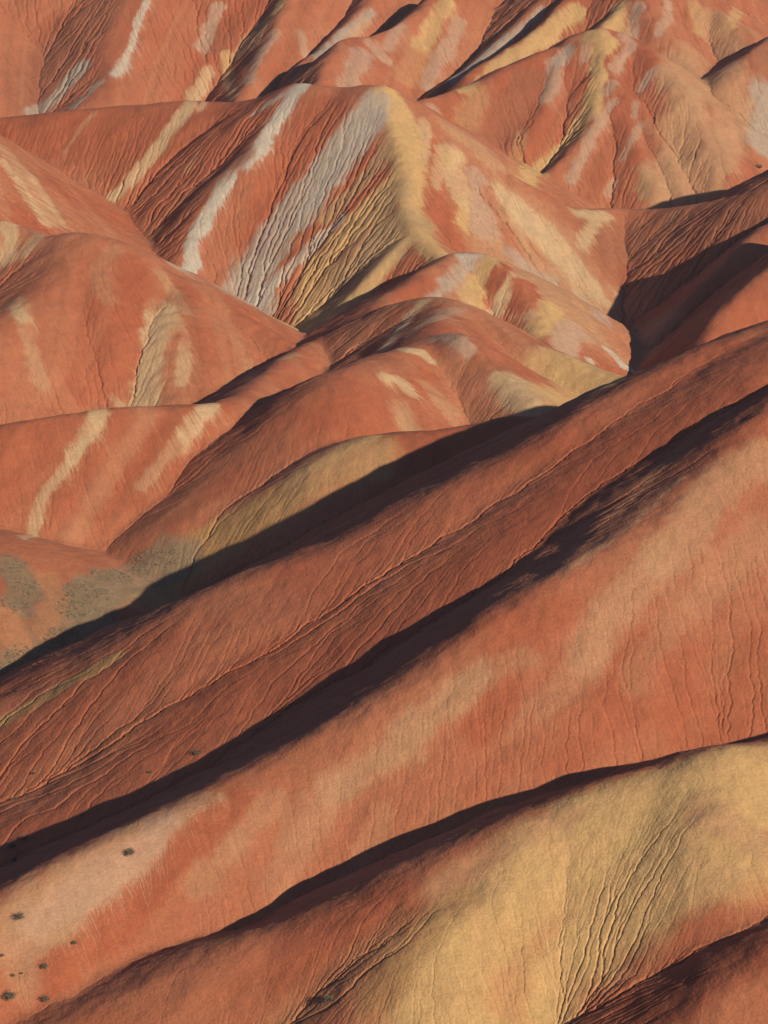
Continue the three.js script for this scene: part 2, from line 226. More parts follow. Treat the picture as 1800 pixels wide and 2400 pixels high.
// [colour, half width m, softness, strength, x, distance, x, distance, ...]
const BEDS = [
  [4, 6.96, 0.765, 0.8, 3.5, 193.9, 9.0, 199.4, 18.3, 205.2, 29.5, 208.8],
  [8, 5.22, 0.765, 0.95, 6.4, 195.6, 13.8, 204.0, 22.2, 208.6, 32.2, 212.4],
  [8, 3.67, 0.765, 0.9, 12.4, 195.0, 18.7, 200.0, 26.8, 203.3, 31.9, 204.1],
  [8, 2.73, 0.765, 0.7, 2.8, 191.4, 7.7, 194.2],
  [4, 2.01, 0.85, 0.55, 9.5, 194.5, 10.4, 198.4, 13.4, 201.7],
  [8, 1.48, 0.765, 0.8, 16.2, 212.6, 22.6, 214.2, 30.2, 215.1, 34.3, 216.8],
  [14, 1.27, 0.765, 0.6, 3.7, 204.1, 7.0, 207.2, 11.2, 209.5, 16.5, 211.7],
  [10, 0.94, 0.65, 0.5, 32.9, 212.1, 33.5, 210.9],
  [14, 1.68, 0.85, 0.5, 27.8, 209.6, 31.5, 206.2],
  [0, 3.47, 0.595, 0.95, 19.7, 187.3, 24.8, 190.4, 31.0, 191.5],
  [2, 1.55, 0.68, 0.7, 20.5, 187.9, 25.6, 191.4, 30.6, 193.6],
  [0, 3.29, 0.765, 0.8, -25.3, 198.9, -14.6, 202.1, -3.7, 204.7, 0.0, 205.1],
  [4, 2.42, 0.85, 0.6, -7.1, 196.1, -1.8, 199.0, 1.1, 200.5],
  [1, 9.28, 0.85, 0.8, 38.7, 249.7, 16.4, 234.2, -4.0, 224.1, -22.6, 208.8],
  [0, 2.91, 0.85, 0.6, 38.2, 245.1, 29.2, 239.8, 16.3, 232.1],
  [14, 2.22, 0.85, 0.75, 40.1, 266.0, 35.4, 264.5, 31.6, 257.6, 28.2, 253.8],
  [14, 2.00, 0.85, 0.75, 28.2, 253.8, 24.9, 250.0, 21.1, 244.4, 19.7, 241.5],
  [14, 2.05, 0.85, 0.45, 39.1, 257.0, 34.7, 252.8, 31.8, 249.3],
  [14, 1.79, 0.765, 0.85, 9.6, 239.8, 6.7, 237.3, 3.3, 234.3, 1.1, 231.7, -1.3, 230.7, -4.6, 228.9],
  [14, 1.53, 0.85, 0.5, -10.4, 226.6, -14.1, 222.5, -17.1, 217.7],
  [14, 1.35, 0.85, 0.35, -5.6, 226.1, -8.7, 221.5, -10.1, 218.6],
  [0, 1.63, 0.68, 0.85, 12.5, 240.2, 11.6, 236.6, 9.0, 234.0],
  [0, 1.95, 0.765, 0.6, 25.3, 243.9, 22.4, 238.2],
  [0, 1.48, 0.765, 0.6, 17.9, 248.0, 14.8, 244.0, 11.7, 241.1],
  [14, 3.29, 0.765, 0.9, -16.7, 224.5, -22.4, 219.2, -28.2, 214.0, -32.4, 209.6],
  [11, 1.76, 0.85, 0.6, -19.7, 222.4, -25.1, 217.0, -31.0, 211.0],
  [0, 1.50, 0.68, 0.9, -13.6, 226.4, -18.4, 220.4, -22.6, 214.4, -29.4, 205.6],
  [2, 0.97, 0.585, 0.5, -17.0, 222.4, -19.8, 218.4, -21.9, 215.3],
  [14, 1.68, 0.85, 0.5, -33.0, 208.7, -31.2, 205.5],
  [0, 8.73, 0.85, 0.7, 39.3, 293.1, 14.1, 275.2, -9.1, 263.9, -35.5, 251.6],
  [1, 4.23, 0.85, 0.7, -11.7, 270.6, -20.7, 264.5, -29.3, 257.8, -35.5, 251.6],
  [1, 2.78, 0.85, 0.5, 16.8, 282.4, 7.0, 274.4, 0.0, 269.8],
  [2, 3.30, 0.85, 0.6, 42.0, 295.4, 23.7, 279.3, 4.5, 263.4, -8.9, 254.5],
  [9, 1.20, 0.585, 0.9, -41.6, 267.4, -34.5, 269.6, -29.5, 270.4],
  [14, 0.42, 0.65, 0.7, 31.7, 265.7, 25.1, 258.1, 18.6, 252.4],
  [4, 0.97, 0.65, 0.5, 38.4, 285.2, 27.2, 267.0, 15.2, 252.9],
  [0, 5.28, 0.765, 0.8, 19.6, 289.9, 5.2, 306.7, -9.6, 279.9],
  [9, 3.85, 0.765, 0.95, -1.7, 334.1, -10.1, 329.6, -18.9, 326.4, -25.5, 323.7],
  [8, 0.95, 0.65, 0.7, -1.1, 336.1, -6.2, 333.6, -11.8, 330.9],
  [13, 3.97, 0.51, 0.95, -28.3, 323.4, -33.7, 316.6, -38.2, 308.2],
  [9, 1.91, 0.85, 0.6, -30.7, 312.1, -27.4, 318.0],
  [13, 3.60, 0.68, 0.8, -36.6, 302.9, -42.2, 296.6, -45.7, 292.1],
  [13, 2.77, 0.68, 0.9, -47.5, 314.8, -44.8, 310.6, -45.3, 305.6],
  [4, 1.63, 0.52, 0.9, -42.6, 313.8, -41.2, 309.0, -41.2, 301.3],
  [4, 2.07, 0.765, 0.9, -47.1, 303.3, -44.4, 298.6],
  [0, 8.40, 0.765, 0.7, -48.5, 341.2, -35.1, 345.9, -17.7, 350.7],
  [5, 1.20, 0.455, 0.95, -39.2, 351.6, -40.7, 347.4, -42.6, 342.8],
  [5, 0.75, 0.52, 0.75, -42.6, 342.8, -44.3, 339.1, -45.9, 334.9, -47.1, 324.6],
  [5, 1.29, 0.455, 0.95, -24.4, 358.5, -26.7, 352.6, -29.1, 348.0],
  [5, 0.90, 0.52, 0.9, -29.1, 348.0, -31.4, 343.7, -32.7, 340.6],
  [1, 1.16, 0.65, 0.8, -16.5, 377.9, -20.5, 358.2, -24.2, 348.6],
  [2, 1.65, 0.65, 0.6, -11.7, 346.9, -19.6, 339.8, -28.1, 330.1],
  [2, 1.40, 0.65, 0.5, -42.2, 347.9, -46.2, 341.5],
  [2, 1.39, 0.65, 0.5, -30.7, 350.8, -35.9, 342.1, -39.9, 334.6],
  [0, 4.71, 0.765, 0.9, -9.4, 401.4, 0.0, 401.4, 12.5, 374.4, 18.7, 371.6],
  [5, 0.80, 0.52, 0.8, 6.7, 404.5, 4.3, 401.4, 2.0, 393.1, 0.3, 386.9],
  [2, 0.96, 0.585, 0.7, 7.3, 400.6, 3.9, 389.9],
  [11, 1.11, 0.585, 0.7, 11.3, 399.3, 7.2, 391.9, 3.9, 388.1],
  [8, 4.01, 0.595, 0.95, 27.8, 386.1, 30.0, 380.7, 24.4, 362.9],
  [8, 2.08, 0.765, 0.9, 33.2, 381.3, 27.0, 304.1],
  [4, 1.23, 0.65, 0.5, 28.9, 383.9, 27.9, 377.9],
  [5, 1.89, 0.52, 0.95, 17.7, 363.5, 19.5, 358.1, 21.2, 354.7],
  [1, 2.49, 0.765, 0.8, 9.3, 369.4, 13.3, 361.3, 16.7, 355.5],
  [5, 0.90, 0.52, 0.95, 3.1, 370.9, 5.3, 371.7, 6.5, 370.5],
  [5, 1.02, 0.52, 0.95, 0.3, 357.9, 1.8, 358.5],
  [11, 0.99, 0.52, 0.85, 8.5, 378.7, 10.3, 375.9, 12.1, 372.6],
  [0, 1.46, 0.65, 0.8, 6.1, 365.6, 3.6, 356.5],
  [14, 1.56, 0.65, 0.8, 1.8, 350.9, 2.9, 348.0],
  [14, 1.01, 0.65, 0.6, 7.2, 358.9, 9.6, 355.3],
  [7, 1.44, 0.455, 0.95, 13.4, 449.9, 14.5, 449.0, 11.1, 440.4, 7.8, 434.9],
  [6, 0.82, 0.52, 0.9, 13.4, 450.1, 17.1, 450.2],
  [8, 1.53, 0.455, 0.95, 18.6, 449.7, 16.3, 444.3, 14.3, 438.6],
  [5, 1.02, 0.585, 0.9, 14.3, 438.6, 13.1, 403.1],
  [0, 1.08, 0.455, 0.95, 20.9, 447.4, 18.3, 442.7],
  [1, 1.07, 0.585, 0.7, 17.2, 440.4, 16.0, 436.9],
  [5, 1.25, 0.455, 0.95, 22.5, 445.1, 20.1, 439.3, 18.6, 436.0],
  [0, 1.79, 0.455, 0.95, 23.8, 442.7, 24.3, 439.6],
  [1, 1.23, 0.585, 0.8, 22.9, 436.8, 22.5, 433.7],
  [11, 0.88, 0.52, 0.9, 26.1, 437.5, 24.8, 433.5],
  [8, 1.57, 0.455, 0.95, 28.3, 437.2, 26.3, 431.8, 24.8, 428.3],
  [0, 1.22, 0.455, 0.95, 28.8, 430.7, 26.8, 427.1],
  [11, 1.91, 0.52, 0.9, 31.6, 432.8, 29.5, 424.5],
  [0, 1.03, 0.52, 0.9, 32.5, 426.5, 31.9, 424.0],
  [6, 0.86, 0.585, 0.9, 34.2, 424.8],
  [0, 1.93, 0.585, 0.9, 7.3, 438.4, 2.9, 432.9, -1.4, 406.6],
  [14, 11.91, 0.68, 0.9, 14.8, 501.6, 28.3, 489.9, 36.8, 442.2],
  [1, 4.55, 0.85, 0.75, 40.3, 487.5, 40.4, 449.8, 41.7, 438.1],
  [0, 2.38, 0.585, 0.9, 8.3, 510.6, 8.9, 496.5, 9.9, 484.6, 12.6, 477.0],
  [1, 2.06, 0.65, 0.7, 5.0, 516.1, 12.4, 509.1, 19.0, 504.1],
  [5, 1.33, 0.585, 0.8, 7.7, 511.9, 7.1, 497.7],
  [5, 1.01, 0.585, 0.6, 10.7, 505.5, 9.7, 491.1],
  [8, 1.98, 0.52, 0.85, 12.9, 505.6, 14.0, 489.5, 14.6, 484.0],
  [0, 1.30, 0.52, 0.85, 15.6, 503.5, 13.2, 492.8, 11.9, 484.5],
  [11, 2.21, 0.52, 0.85, 17.8, 502.2, 18.5, 496.2, 18.6, 484.2],
  [1, 1.99, 0.585, 0.8, 20.4, 498.9, 22.6, 491.2, 23.9, 483.7],
  [5, 2.59, 0.52, 0.9, 23.1, 500.4, 27.3, 495.0, 30.7, 490.3, 34.4, 484.0],
  [15, 1.40, 0.65, 0.5, 26.9, 496.5, 29.2, 491.8],
  [7, 1.74, 0.585, 0.6, 23.9, 482.2, 28.1, 479.0, 36.2, 478.3, 37.9, 446.1],
  [0, 1.17, 0.585, 0.7, 28.0, 488.3, 33.5, 482.0, 37.1, 454.1],
  [5, 2.38, 0.65, 0.6, 32.0, 499.7, 37.3, 490.5, 41.5, 481.2],
  [1, 1.42, 0.585, 0.8, 23.2, 506.0, 32.9, 500.4, 39.2, 495.5],
  [6, 0.96, 0.455, 0.9, 37.9, 432.0, 40.4, 429.9, 42.1, 429.5],
  [8, 2.18, 0.52, 0.95, 0.3, 518.0, 2.9, 512.5, 4.3, 503.1, 4.4, 490.1, 5.1, 479.2, 7.7, 467.7, 10.6, 460.2],
  [5, 1.84, 0.52, 0.9, 36.9, 504.7, 41.7, 507.6],
  [5, 1.63, 0.585, 0.9, 41.7, 507.6, 38.9, 496.6],
  [10, 5.68, 0.68, 0.9, 3.9, 476.2, -3.9, 467.7, -13.6, 455.2],
  [8, 3.31, 0.68, 0.9, 2.8, 490.3, -4.0, 484.5, -11.0, 476.0, -18.2, 438.8],
  [8, 2.24, 0.585, 0.7, 4.7, 472.3, -3.1, 461.4, -11.6, 435.2],
  [7, 3.98, 0.51, 0.95, -0.8, 513.5, -8.2, 503.1, -16.1, 491.4, -23.8, 480.4, -25.5, 438.8],
  [10, 1.80, 0.585, 0.7, 1.6, 501.3, -4.9, 494.2, -11.2, 488.0],
  [15, 2.40, 0.585, 0.8, -3.3, 510.6, -11.4, 499.6, -19.3, 488.3, -24.6, 479.6],
  [0, 0.88, 0.455, 0.95, -12.4, 485.2, -16.7, 481.0, -19.7, 477.0],
  [3, 0.77, 0.65, 0.8, -19.7, 477.0, -22.0, 474.7],
  [6, 1.46, 0.52, 0.7, -8.0, 486.4, -15.1, 479.8, -23.5, 472.2],
  [7, 1.67, 0.585, 0.9, -1.3, 517.9, 0.0, 513.4],
  [1, 6.90, 0.85, 0.7, -21.3, 501.2, -27.3, 486.8, -31.6, 477.1],
  [0, 5.09, 0.85, 0.8, -11.7, 517.0, -18.1, 502.5, -24.1, 486.8],
  [6, 1.77, 0.39, 0.95, -16.3, 525.6, -18.6, 521.2, -21.8, 515.2, -24.7, 507.4, -27.2, 505.1],
  [6, 1.60, 0.39, 0.95, -28.1, 505.6, -30.0, 502.2, -32.5, 494.4, -36.0, 485.6, -35.1, 433.3],
  [6, 0.85, 0.65, 0.7, -17.9, 525.5, -22.1, 523.9, -25.5, 522.7],
  [3, 4.07, 0.765, 0.9, -29.8, 506.9, -36.3, 503.1, -44.7, 492.6],
  [0, 6.45, 0.85, 0.7, -70.0, 538.2, -51.9, 530.8, -36.2, 530.6],
  [5, 1.49, 0.455, 0.9, -39.3, 538.3, -43.2, 531.7, -47.1, 524.7, -51.0, 519.1, -53.5, 516.8],
  [5, 0.87, 0.52, 0.8, -36.7, 538.3, -37.6, 536.1],
  [14, 0.54, 0.65, 0.6, -59.3, 541.1, -62.0, 536.6, -65.0, 531.4],
  [14, 0.84, 0.65, 0.5, -36.4, 519.2, -38.7, 514.7],
  [1, 8.77, 0.85, 0.8, -69.2, 480.6, -55.5, 482.2],
  [14, 2.36, 0.65, 0.9, -73.9, 504.0, -66.9, 486.5, -61.4, 473.1],
  [5, 1.17, 0.65, 0.7, -72.0, 490.4, -66.8, 480.1, -61.8, 470.0],
  [5, 0.88, 0.65, 0.6, -67.6, 492.4, -58.4, 473.7],
  [0, 10.05, 0.85, 0.7, -58.7, 422.7, -41.2, 413.4, -27.2, 408.0],
  [1, 5.01, 0.85, 0.7, -29.0, 415.4, -23.4, 412.0, -30.1, 399.4],
  [1, 4.77, 0.85, 0.7, -55.4, 393.9, -46.1, 392.1],
  [5, 1.59, 0.52, 0.9, -63.7, 438.9, -62.4, 435.0, -63.1, 430.4],
  [5, 1.23, 0.65, 0.6, -58.0, 434.9, -59.7, 430.7],
  [14, 1.29, 0.65, 0.8, -58.6, 411.5, -56.3, 402.7, -54.6, 396.2, -52.5, 391.5],
  [5, 1.15, 0.585, 0.7, -58.5, 409.7, -57.1, 404.8],
  [5, 2.28, 0.52, 0.92, -36.5, 415.6, -36.4, 406.0, -36.5, 397.7, -36.7, 391.6],
  [5, 1.00, 0.65, 0.6, -34.9, 416.5, -32.7, 408.8],
  [5, 0.97, 0.585, 0.7, -31.5, 405.5, -31.5, 395.0],
  [14, 1.19, 0.65, 0.7, -37.0, 425.5, -34.2, 420.3, -32.4, 414.6],
  [14, 1.12, 0.585, 0.8, -13.9, 396.4, -17.1, 392.9],
  [14, 0.88, 0.65, 0.7, -21.7, 406.4, -19.4, 385.4],
  [5, 0.72, 0.65, 0.7, -42.2, 393.7, -40.9, 392.1],
  [14, 1.53, 0.65, 0.4, -45.2, 428.2, -46.6, 420.6, -44.7, 414.4],
  [2, 1.27, 0.52, 0.6, -48.3, 394.7, -46.7, 391.8],
  [2, 2.56, 0.85, 0.4, -42.3, 426.7, -38.8, 417.0],
  [3, 10.85, 0.765, 0.9, 45.1, 496.3, 57.7, 485.3, 72.1, 487.2],
  [10, 1.42, 0.65, 0.6, 56.3, 503.7, 51.1, 499.9, 46.5, 493.9],
  [0, 4.38, 0.85, 0.8, 60.0, 430.2, 64.8, 434.1],
  [0, 10.55, 0.85, 0.75, 18.7, 574.2, 38.1, 586.6, 54.9, 583.5, 55.2, 562.4],
  [11, 1.40, 0.585, 0.8, 10.3, 577.4, 11.4, 575.6],
  [4, 2.35, 0.585, 0.9, 21.4, 588.0, 18.4, 580.5, 17.3, 574.8],
  [3, 3.54, 0.765, 0.8, 32.7, 595.8, 27.5, 583.1, 23.3, 571.4],
  [11, 1.69, 0.52, 0.85, 38.1, 602.2, 38.5, 595.6, 36.3, 589.7],
  [7, 1.47, 0.52, 0.85, 42.5, 606.6, 40.1, 602.6],
  [8, 2.22, 0.52, 0.95, 47.9, 609.7, 51.9, 608.1, 49.9, 604.5],
  [11, 1.10, 0.585, 0.7, 46.4, 606.5, 45.7, 602.6],
  [8, 1.33, 0.585, 0.85, 49.7, 604.5, 48.2, 599.2, 49.1, 595.3, 47.1, 591.1],
  [8, 2.09, 0.455, 0.95, 47.6, 590.2, 45.9, 583.3, 40.2, 574.3, 34.4, 568.4, 27.5, 509.2],
  [4, 1.38, 0.585, 0.9, 30.6, 577.8, 28.3, 569.2, 25.0, 509.8],
  [11, 1.22, 0.52, 0.85, 57.0, 608.1, 54.2, 602.6, 52.1, 598.0],
  [11, 0.96, 0.52, 0.85, 51.8, 592.9, 49.6, 589.1],
  [11, 1.27, 0.52, 0.85, 51.0, 586.3, 47.5, 578.7, 44.7, 571.7, 42.5, 566.3, 39.8, 559.8],
  [11, 1.09, 0.52, 0.85, 62.4, 599.0, 59.7, 595.9, 57.6, 592.6],
  [11, 0.83, 0.52, 0.8, 56.1, 586.6, 55.3, 582.3],
  [11, 0.93, 0.52, 0.75, 56.6, 580.0, 53.5, 571.4, 51.9, 568.0],
  [11, 0.91, 0.52, 0.75, 49.7, 562.1, 47.6, 558.2],
  [14, 4.90, 0.68, 0.9, 70.5, 624.1, 66.2, 582.8, 62.7, 569.6, 59.0, 553.6],
  [9, 1.44, 0.65, 0.7, 69.6, 598.0, 66.3, 584.1],
  [10, 1.66, 0.65, 0.6, 69.6, 592.7, 67.5, 581.3],
  [10, 2.05, 0.65, 0.6, 62.9, 566.7, 60.3, 558.1],
  [10, 1.36, 0.65, 0.6, 57.0, 562.2, 55.6, 555.8],
  [0, 1.73, 0.65, 0.5, 74.8, 626.0, 69.6, 598.0],
  [0, 1.88, 0.65, 0.7, 62.9, 587.8, 61.3, 580.0, 57.5, 568.8],
  [14, 5.17, 0.765, 0.85, 77.9, 610.2, 76.7, 590.5, 71.5, 569.8, 67.7, 558.7],
  [4, 1.93, 0.65, 0.5, 78.0, 602.8, 74.4, 587.4],
  [11, 1.56, 0.52, 0.85, 62.0, 646.5, 60.2, 640.8, 55.1, 609.8],
  [11, 1.17, 0.52, 0.85, 69.5, 652.6, 68.7, 643.7, 65.5, 634.8],
  [8, 1.84, 0.65, 0.7, 76.5, 653.6, 76.7, 645.1],
  [14, 3.91, 0.85, 0.8, 80.4, 650.3, 82.2, 638.2],
  [8, 2.08, 0.52, 0.9, 57.7, 648.6, 55.6, 641.6, 49.6, 610.7],
  [3, 3.67, 0.765, 0.9, 89.2, 614.7, 82.1, 603.7, 75.2, 586.3],
  [4, 2.18, 0.65, 0.7, 80.5, 603.4, 77.0, 593.6],
  [7, 3.83, 0.68, 0.9, 87.9, 603.0, 83.5, 590.4, 84.2, 580.4],
  [14, 1.91, 0.65, 0.8, 82.5, 598.4, 77.5, 580.9],
  [4, 3.93, 0.85, 0.8, 87.4, 647.8, 92.7, 647.4],
  [8, 1.32, 0.65, 0.7, 88.2, 662.9, 84.0, 645.6],
  [8, 2.55, 0.52, 0.95, 47.0, 650.7, 35.9, 636.4, 25.1, 621.7, 18.1, 589.7],
  [7, 1.31, 0.585, 0.9, 39.2, 661.3, 26.0, 646.3, 16.4, 633.9],
  [8, 2.14, 0.52, 0.9, 15.6, 672.8, 11.7, 661.1, 8.4, 650.7],
  [4, 2.86, 0.65, 0.8, 8.4, 647.3, 5.1, 635.8],
  [11, 1.86, 0.585, 0.8, 18.7, 666.8, 15.8, 655.2, 10.3, 638.1],
  [11, 1.58, 0.585, 0.8, 3.7, 656.9, 0.5, 646.4],
  [11, 2.56, 0.52, 0.85, -5.2, 639.3, -7.1, 631.6, -9.6, 623.2],
  [11, 1.82, 0.585, 0.8, -3.1, 646.0, 0.0, 640.8],
  [7, 1.36, 0.585, 0.9, -3.3, 685.5, -10.8, 672.2, -17.1, 661.9],
  [5, 1.37, 0.65, 0.6, -4.4, 681.0, -7.6, 674.5],
  [8, 1.93, 0.52, 0.95, -27.0, 688.4, -30.1, 680.8, -33.1, 673.1],
  [10, 2.21, 0.65, 0.8, -33.0, 685.3, -36.5, 676.4],
  [11, 1.34, 0.585, 0.8, -27.6, 672.9, -31.5, 662.9, -33.7, 651.0],
  [11, 1.22, 0.65, 0.7, -21.2, 675.2, -19.9, 667.3],
  [6, 0.95, 0.52, 0.9, -61.2, 690.8, -63.3, 681.4, -64.0, 672.5, -65.3, 663.6, -67.3, 658.8],
  [6, 1.61, 0.65, 0.6, -65.3, 663.6, -67.1, 659.5],
  [11, 1.80, 0.585, 0.85, -43.2, 694.2, -45.7, 685.3, -47.0, 679.0],
  [5, 1.75, 0.585, 0.85, -44.5, 671.7, -46.3, 666.0, -48.1, 660.3],
  [8, 1.34, 0.65, 0.8, -40.4, 677.5, -36.8, 645.3],
  [3, 9.51, 0.765, 0.9, -76.8, 682.7, -83.4, 670.8, -89.2, 655.1],
  [7, 2.26, 0.585, 0.85, -75.7, 665.6, -81.9, 656.6, -87.1, 650.5],
  [7, 1.19, 0.585, 0.8, -70.5, 655.9, -76.0, 645.9],
  [5, 4.95, 0.85, 0.55, 26.2, 498.6, 32.3, 488.7, 38.2, 479.1],
  [5, 2.18, 0.585, 0.7, 30.2, 496.2, 34.7, 489.1, 39.9, 481.4],
  [1, 1.30, 0.65, 0.6, 23.9, 503.7, 32.0, 499.0, 38.1, 491.1, 42.4, 481.8],
  [8, 2.13, 0.52, 0.9, 16.2, 443.8, 14.4, 438.8, 15.2, 436.5],
  [0, 1.96, 0.455, 0.95, 24.1, 443.1, 24.6, 439.6, 23.6, 437.0],
  [8, 1.92, 0.455, 0.95, 28.5, 437.7, 26.6, 431.3, 25.1, 427.6],
  [11, 2.26, 0.52, 0.9, 31.6, 433.3, 29.6, 424.3],
  [0, 1.26, 0.455, 0.95, 21.1, 447.6, 18.7, 442.3],
  [8, 4.65, 0.68, 0.9, 25.8, 385.6, 28.8, 382.1, 32.1, 382.9],
  [8, 2.92, 0.765, 0.7, 23.9, 365.1, 20.9, 355.0],
  [5, 2.18, 0.68, 0.9, 17.4, 364.3, 19.4, 358.1, 20.9, 354.8],
  [5, 1.21, 0.52, 0.95, 2.8, 372.0, 5.3, 372.1, 6.8, 370.5],
  [5, 1.30, 0.52, 0.9, 0.0, 357.9, 2.1, 358.5, 3.0, 357.1],
  [11, 1.22, 0.52, 0.85, 8.3, 379.5, 10.4, 375.9, 12.4, 372.2],
  [5, 1.12, 0.52, 0.8, 6.7, 404.5, 4.1, 401.2, 1.6, 392.3, 0.0, 385.4],
  [14, 1.84, 0.65, 0.7, 2.1, 352.0, 3.2, 348.1],
  [14, 1.31, 0.65, 0.6, 6.1, 361.6, 9.6, 357.8],
  [3, 7.00, 0.765, 0.9, 45.5, 502.4, 53.9, 495.9, 64.6, 490.8, 72.7, 492.3],
  [2, 3.95, 0.85, 0.6, 47.0, 489.8, 56.2, 486.5],
  [5, 1.22, 0.585, 0.8, 42.2, 508.4, 39.5, 500.2, 37.4, 493.7],
  [5, 1.44, 0.585, 0.8, 36.9, 504.7, 43.5, 509.0],
  [8, 2.67, 0.52, 0.9, 0.4, 517.7, 3.2, 512.3, 4.5, 503.3, 4.7, 490.3],
  [10, 2.52, 0.65, 0.6, 2.4, 486.4, -2.4, 478.0, -7.8, 469.7],
  [7, 3.03, 0.595, 0.85, -1.7, 515.4, -6.6, 508.2, -13.1, 499.1, -20.1, 488.7, -26.8, 476.6],
  [5, 2.02, 0.585, 0.7, 13.2, 506.4, 14.3, 491.1],
  [14, 4.25, 0.765, 0.7, 72.1, 629.9, 66.7, 582.8, 61.7, 563.9],
  [14, 3.56, 0.765, 0.7, 79.8, 618.2, 77.2, 586.6, 72.9, 565.4],
  [8, 1.69, 0.585, 0.8, 47.9, 599.5, 48.9, 595.3, 46.8, 590.5],
  [8, 2.10, 0.52, 0.8, 46.7, 585.5, 41.2, 574.9, 35.3, 569.1],
  [4, 3.07, 0.585, 0.7, 20.9, 587.2, 18.3, 579.6],
  [14, 1.64, 0.85, 0.35, 19.7, 241.5, 17.0, 237.7, 13.5, 234.0],
  [14, 1.46, 0.85, 0.45, 13.8, 241.6, 10.4, 240.0],
  [14, 1.56, 0.85, 0.4, -4.6, 228.9, -7.2, 226.5, -8.3, 223.6],
  [14, 1.48, 0.85, 0.3, 29.9, 248.2, 26.1, 243.1, 24.1, 239.3],
  [14, 1.17, 0.65, 0.3, 0.0, 226.0, -2.0, 222.4, -3.9, 215.9],
  [1, 1.47, 0.85, 0.5, 33.9, 244.9, 31.8, 240.1],
  [0, 1.40, 0.85, 0.5, 14.3, 233.2, 10.1, 229.7, 8.0, 226.5],
  [8, 2.44, 0.765, 0.7, 3.5, 192.5, 7.1, 197.9, 12.8, 204.0, 20.3, 208.4],
  [9, 1.62, 0.85, 0.5, 0.0, 194.5, 3.6, 199.4, 6.5, 203.3],
  [0, 3.41, 0.85, 0.5, -42.1, 424.4, -39.4, 416.6],
  [0, 4.89, 0.85, 0.6, -51.4, 406.1, -45.4, 399.0],
  [0, 4.12, 0.85, 0.5, -28.6, 408.4, -25.7, 405.4],
  [2, 2.09, 0.85, 0.5, -4.7, 353.1, -10.4, 343.3, -19.4, 336.5],
  [0, 2.83, 0.85, 0.6, -1.2, 352.8, -4.7, 345.8],
  [2, 3.25, 0.85, 0.5, 28.3, 278.6, 13.7, 267.8, 0.0, 259.1],
  [0, 2.40, 0.85, 0.5, 35.3, 238.2, 28.9, 235.8],
  [0, 2.09, 0.85, 0.5, -29.4, 348.2, -34.6, 339.0],
  [10, 1.86, 0.585, 0.85, 3.5, 467.8, -1.5, 461.7, -7.6, 456.2, -13.1, 435.7],
  [8, 1.11, 0.585, 0.6, 2.3, 465.3, -3.8, 458.8, -10.6, 454.1],
];
const C = new Float32Array(N * 3), PALE = 14;
for (let j = 0; j < ND; j++) for (let i = 0; i < NX; i++) {
  const d = rows[j], x = cols[i] * d, k = (j * NX + i) * 3, t = 0.5 + 0.9 * fbm(x * 0.05, d * 0.05, 3), a = PALETTE[0], b = PALETTE[1], m = smooth(t);
  for (let c = 0; c < 3; c++) C[k + c] = a[c] + (b[c] - a[c]) * m;
}
const rowOf = (d) => { let lo = 0, hi = ND - 1; while (lo < hi) { const m = (lo + hi) >> 1; if (rows[m] < d) lo = m + 1; else hi = m; } return lo; };
const colOf = (a) => { let lo = 0, hi = NX - 1; while (lo < hi) { const m = (lo + hi) >> 1; if (cols[m] < a) lo = m + 1; else hi = m; } return lo; };
for (const [ci, w, soft, strength, ...p] of BEDS) {
  const col = PALETTE[ci], n = p.length / 2; let x0 = 1e9, x1 = -1e9, d0 = 1e9, d1 = -1e9;
  for (let s = 0; s < n; s++) { x0 = Math.min(x0, p[2 * s]); x1 = Math.max(x1, p[2 * s]); d0 = Math.min(d0, p[2 * s + 1]); d1 = Math.max(d1, p[2 * s + 1]); }
  const e = w * 1.6 + 1, j0 = rowOf(d0 - e), j1 = rowOf(d1 + e), f = 0.55 / Math.max(1.2, w), off = ci * 31.7 + w;
  for (let j = j0; j <= j1; j++) {
    const d = rows[j], i0 = colOf((x0 - e) / d), i1 = colOf((x1 + e) / d);
    for (let i = i0; i <= i1; i++) {
      const x = cols[i] * d; let best = 1e9;
      for (let s = 0; s < n; s++) {
        const ax = p[2 * s], ad = p[2 * s + 1]; let t = 0, bx = 0, bd = 0;
        if (s + 1 < n) { bx = p[2 * s + 2] - ax; bd = p[2 * s + 3] - ad; const q = bx * bx + bd * bd; t = q > 0 ? ((x - ax) * bx + (d - ad) * bd) / q : 0; t = t < 0 ? 0 : t > 1 ? 1 : t; }
        const ex = x - ax - bx * t, ed = d - ad - bd * t, r = ex * ex + ed * ed; if (r < best) best = r;
      }
      best = Math.sqrt(best) / w; if (best > 1.6) continue;
      best += 0.3 * noise(x * f + off, d * f) + 0.2 * noise(x * f * 3 + off, d * f * 3) + 0.16 * noise(x * f * 8 + off, d * f * 8);
      const a = strength * smooth((1 - best) / soft + 0.5); if (a <= 0) continue;
      const k = (j * NX + i) * 3; C[k] += (col[0] - C[k]) * a; C[k + 1] += (col[1] - C[k + 1]) * a; C[k + 2] += (col[2] - C[k + 2]) * a;
    }
  }
}
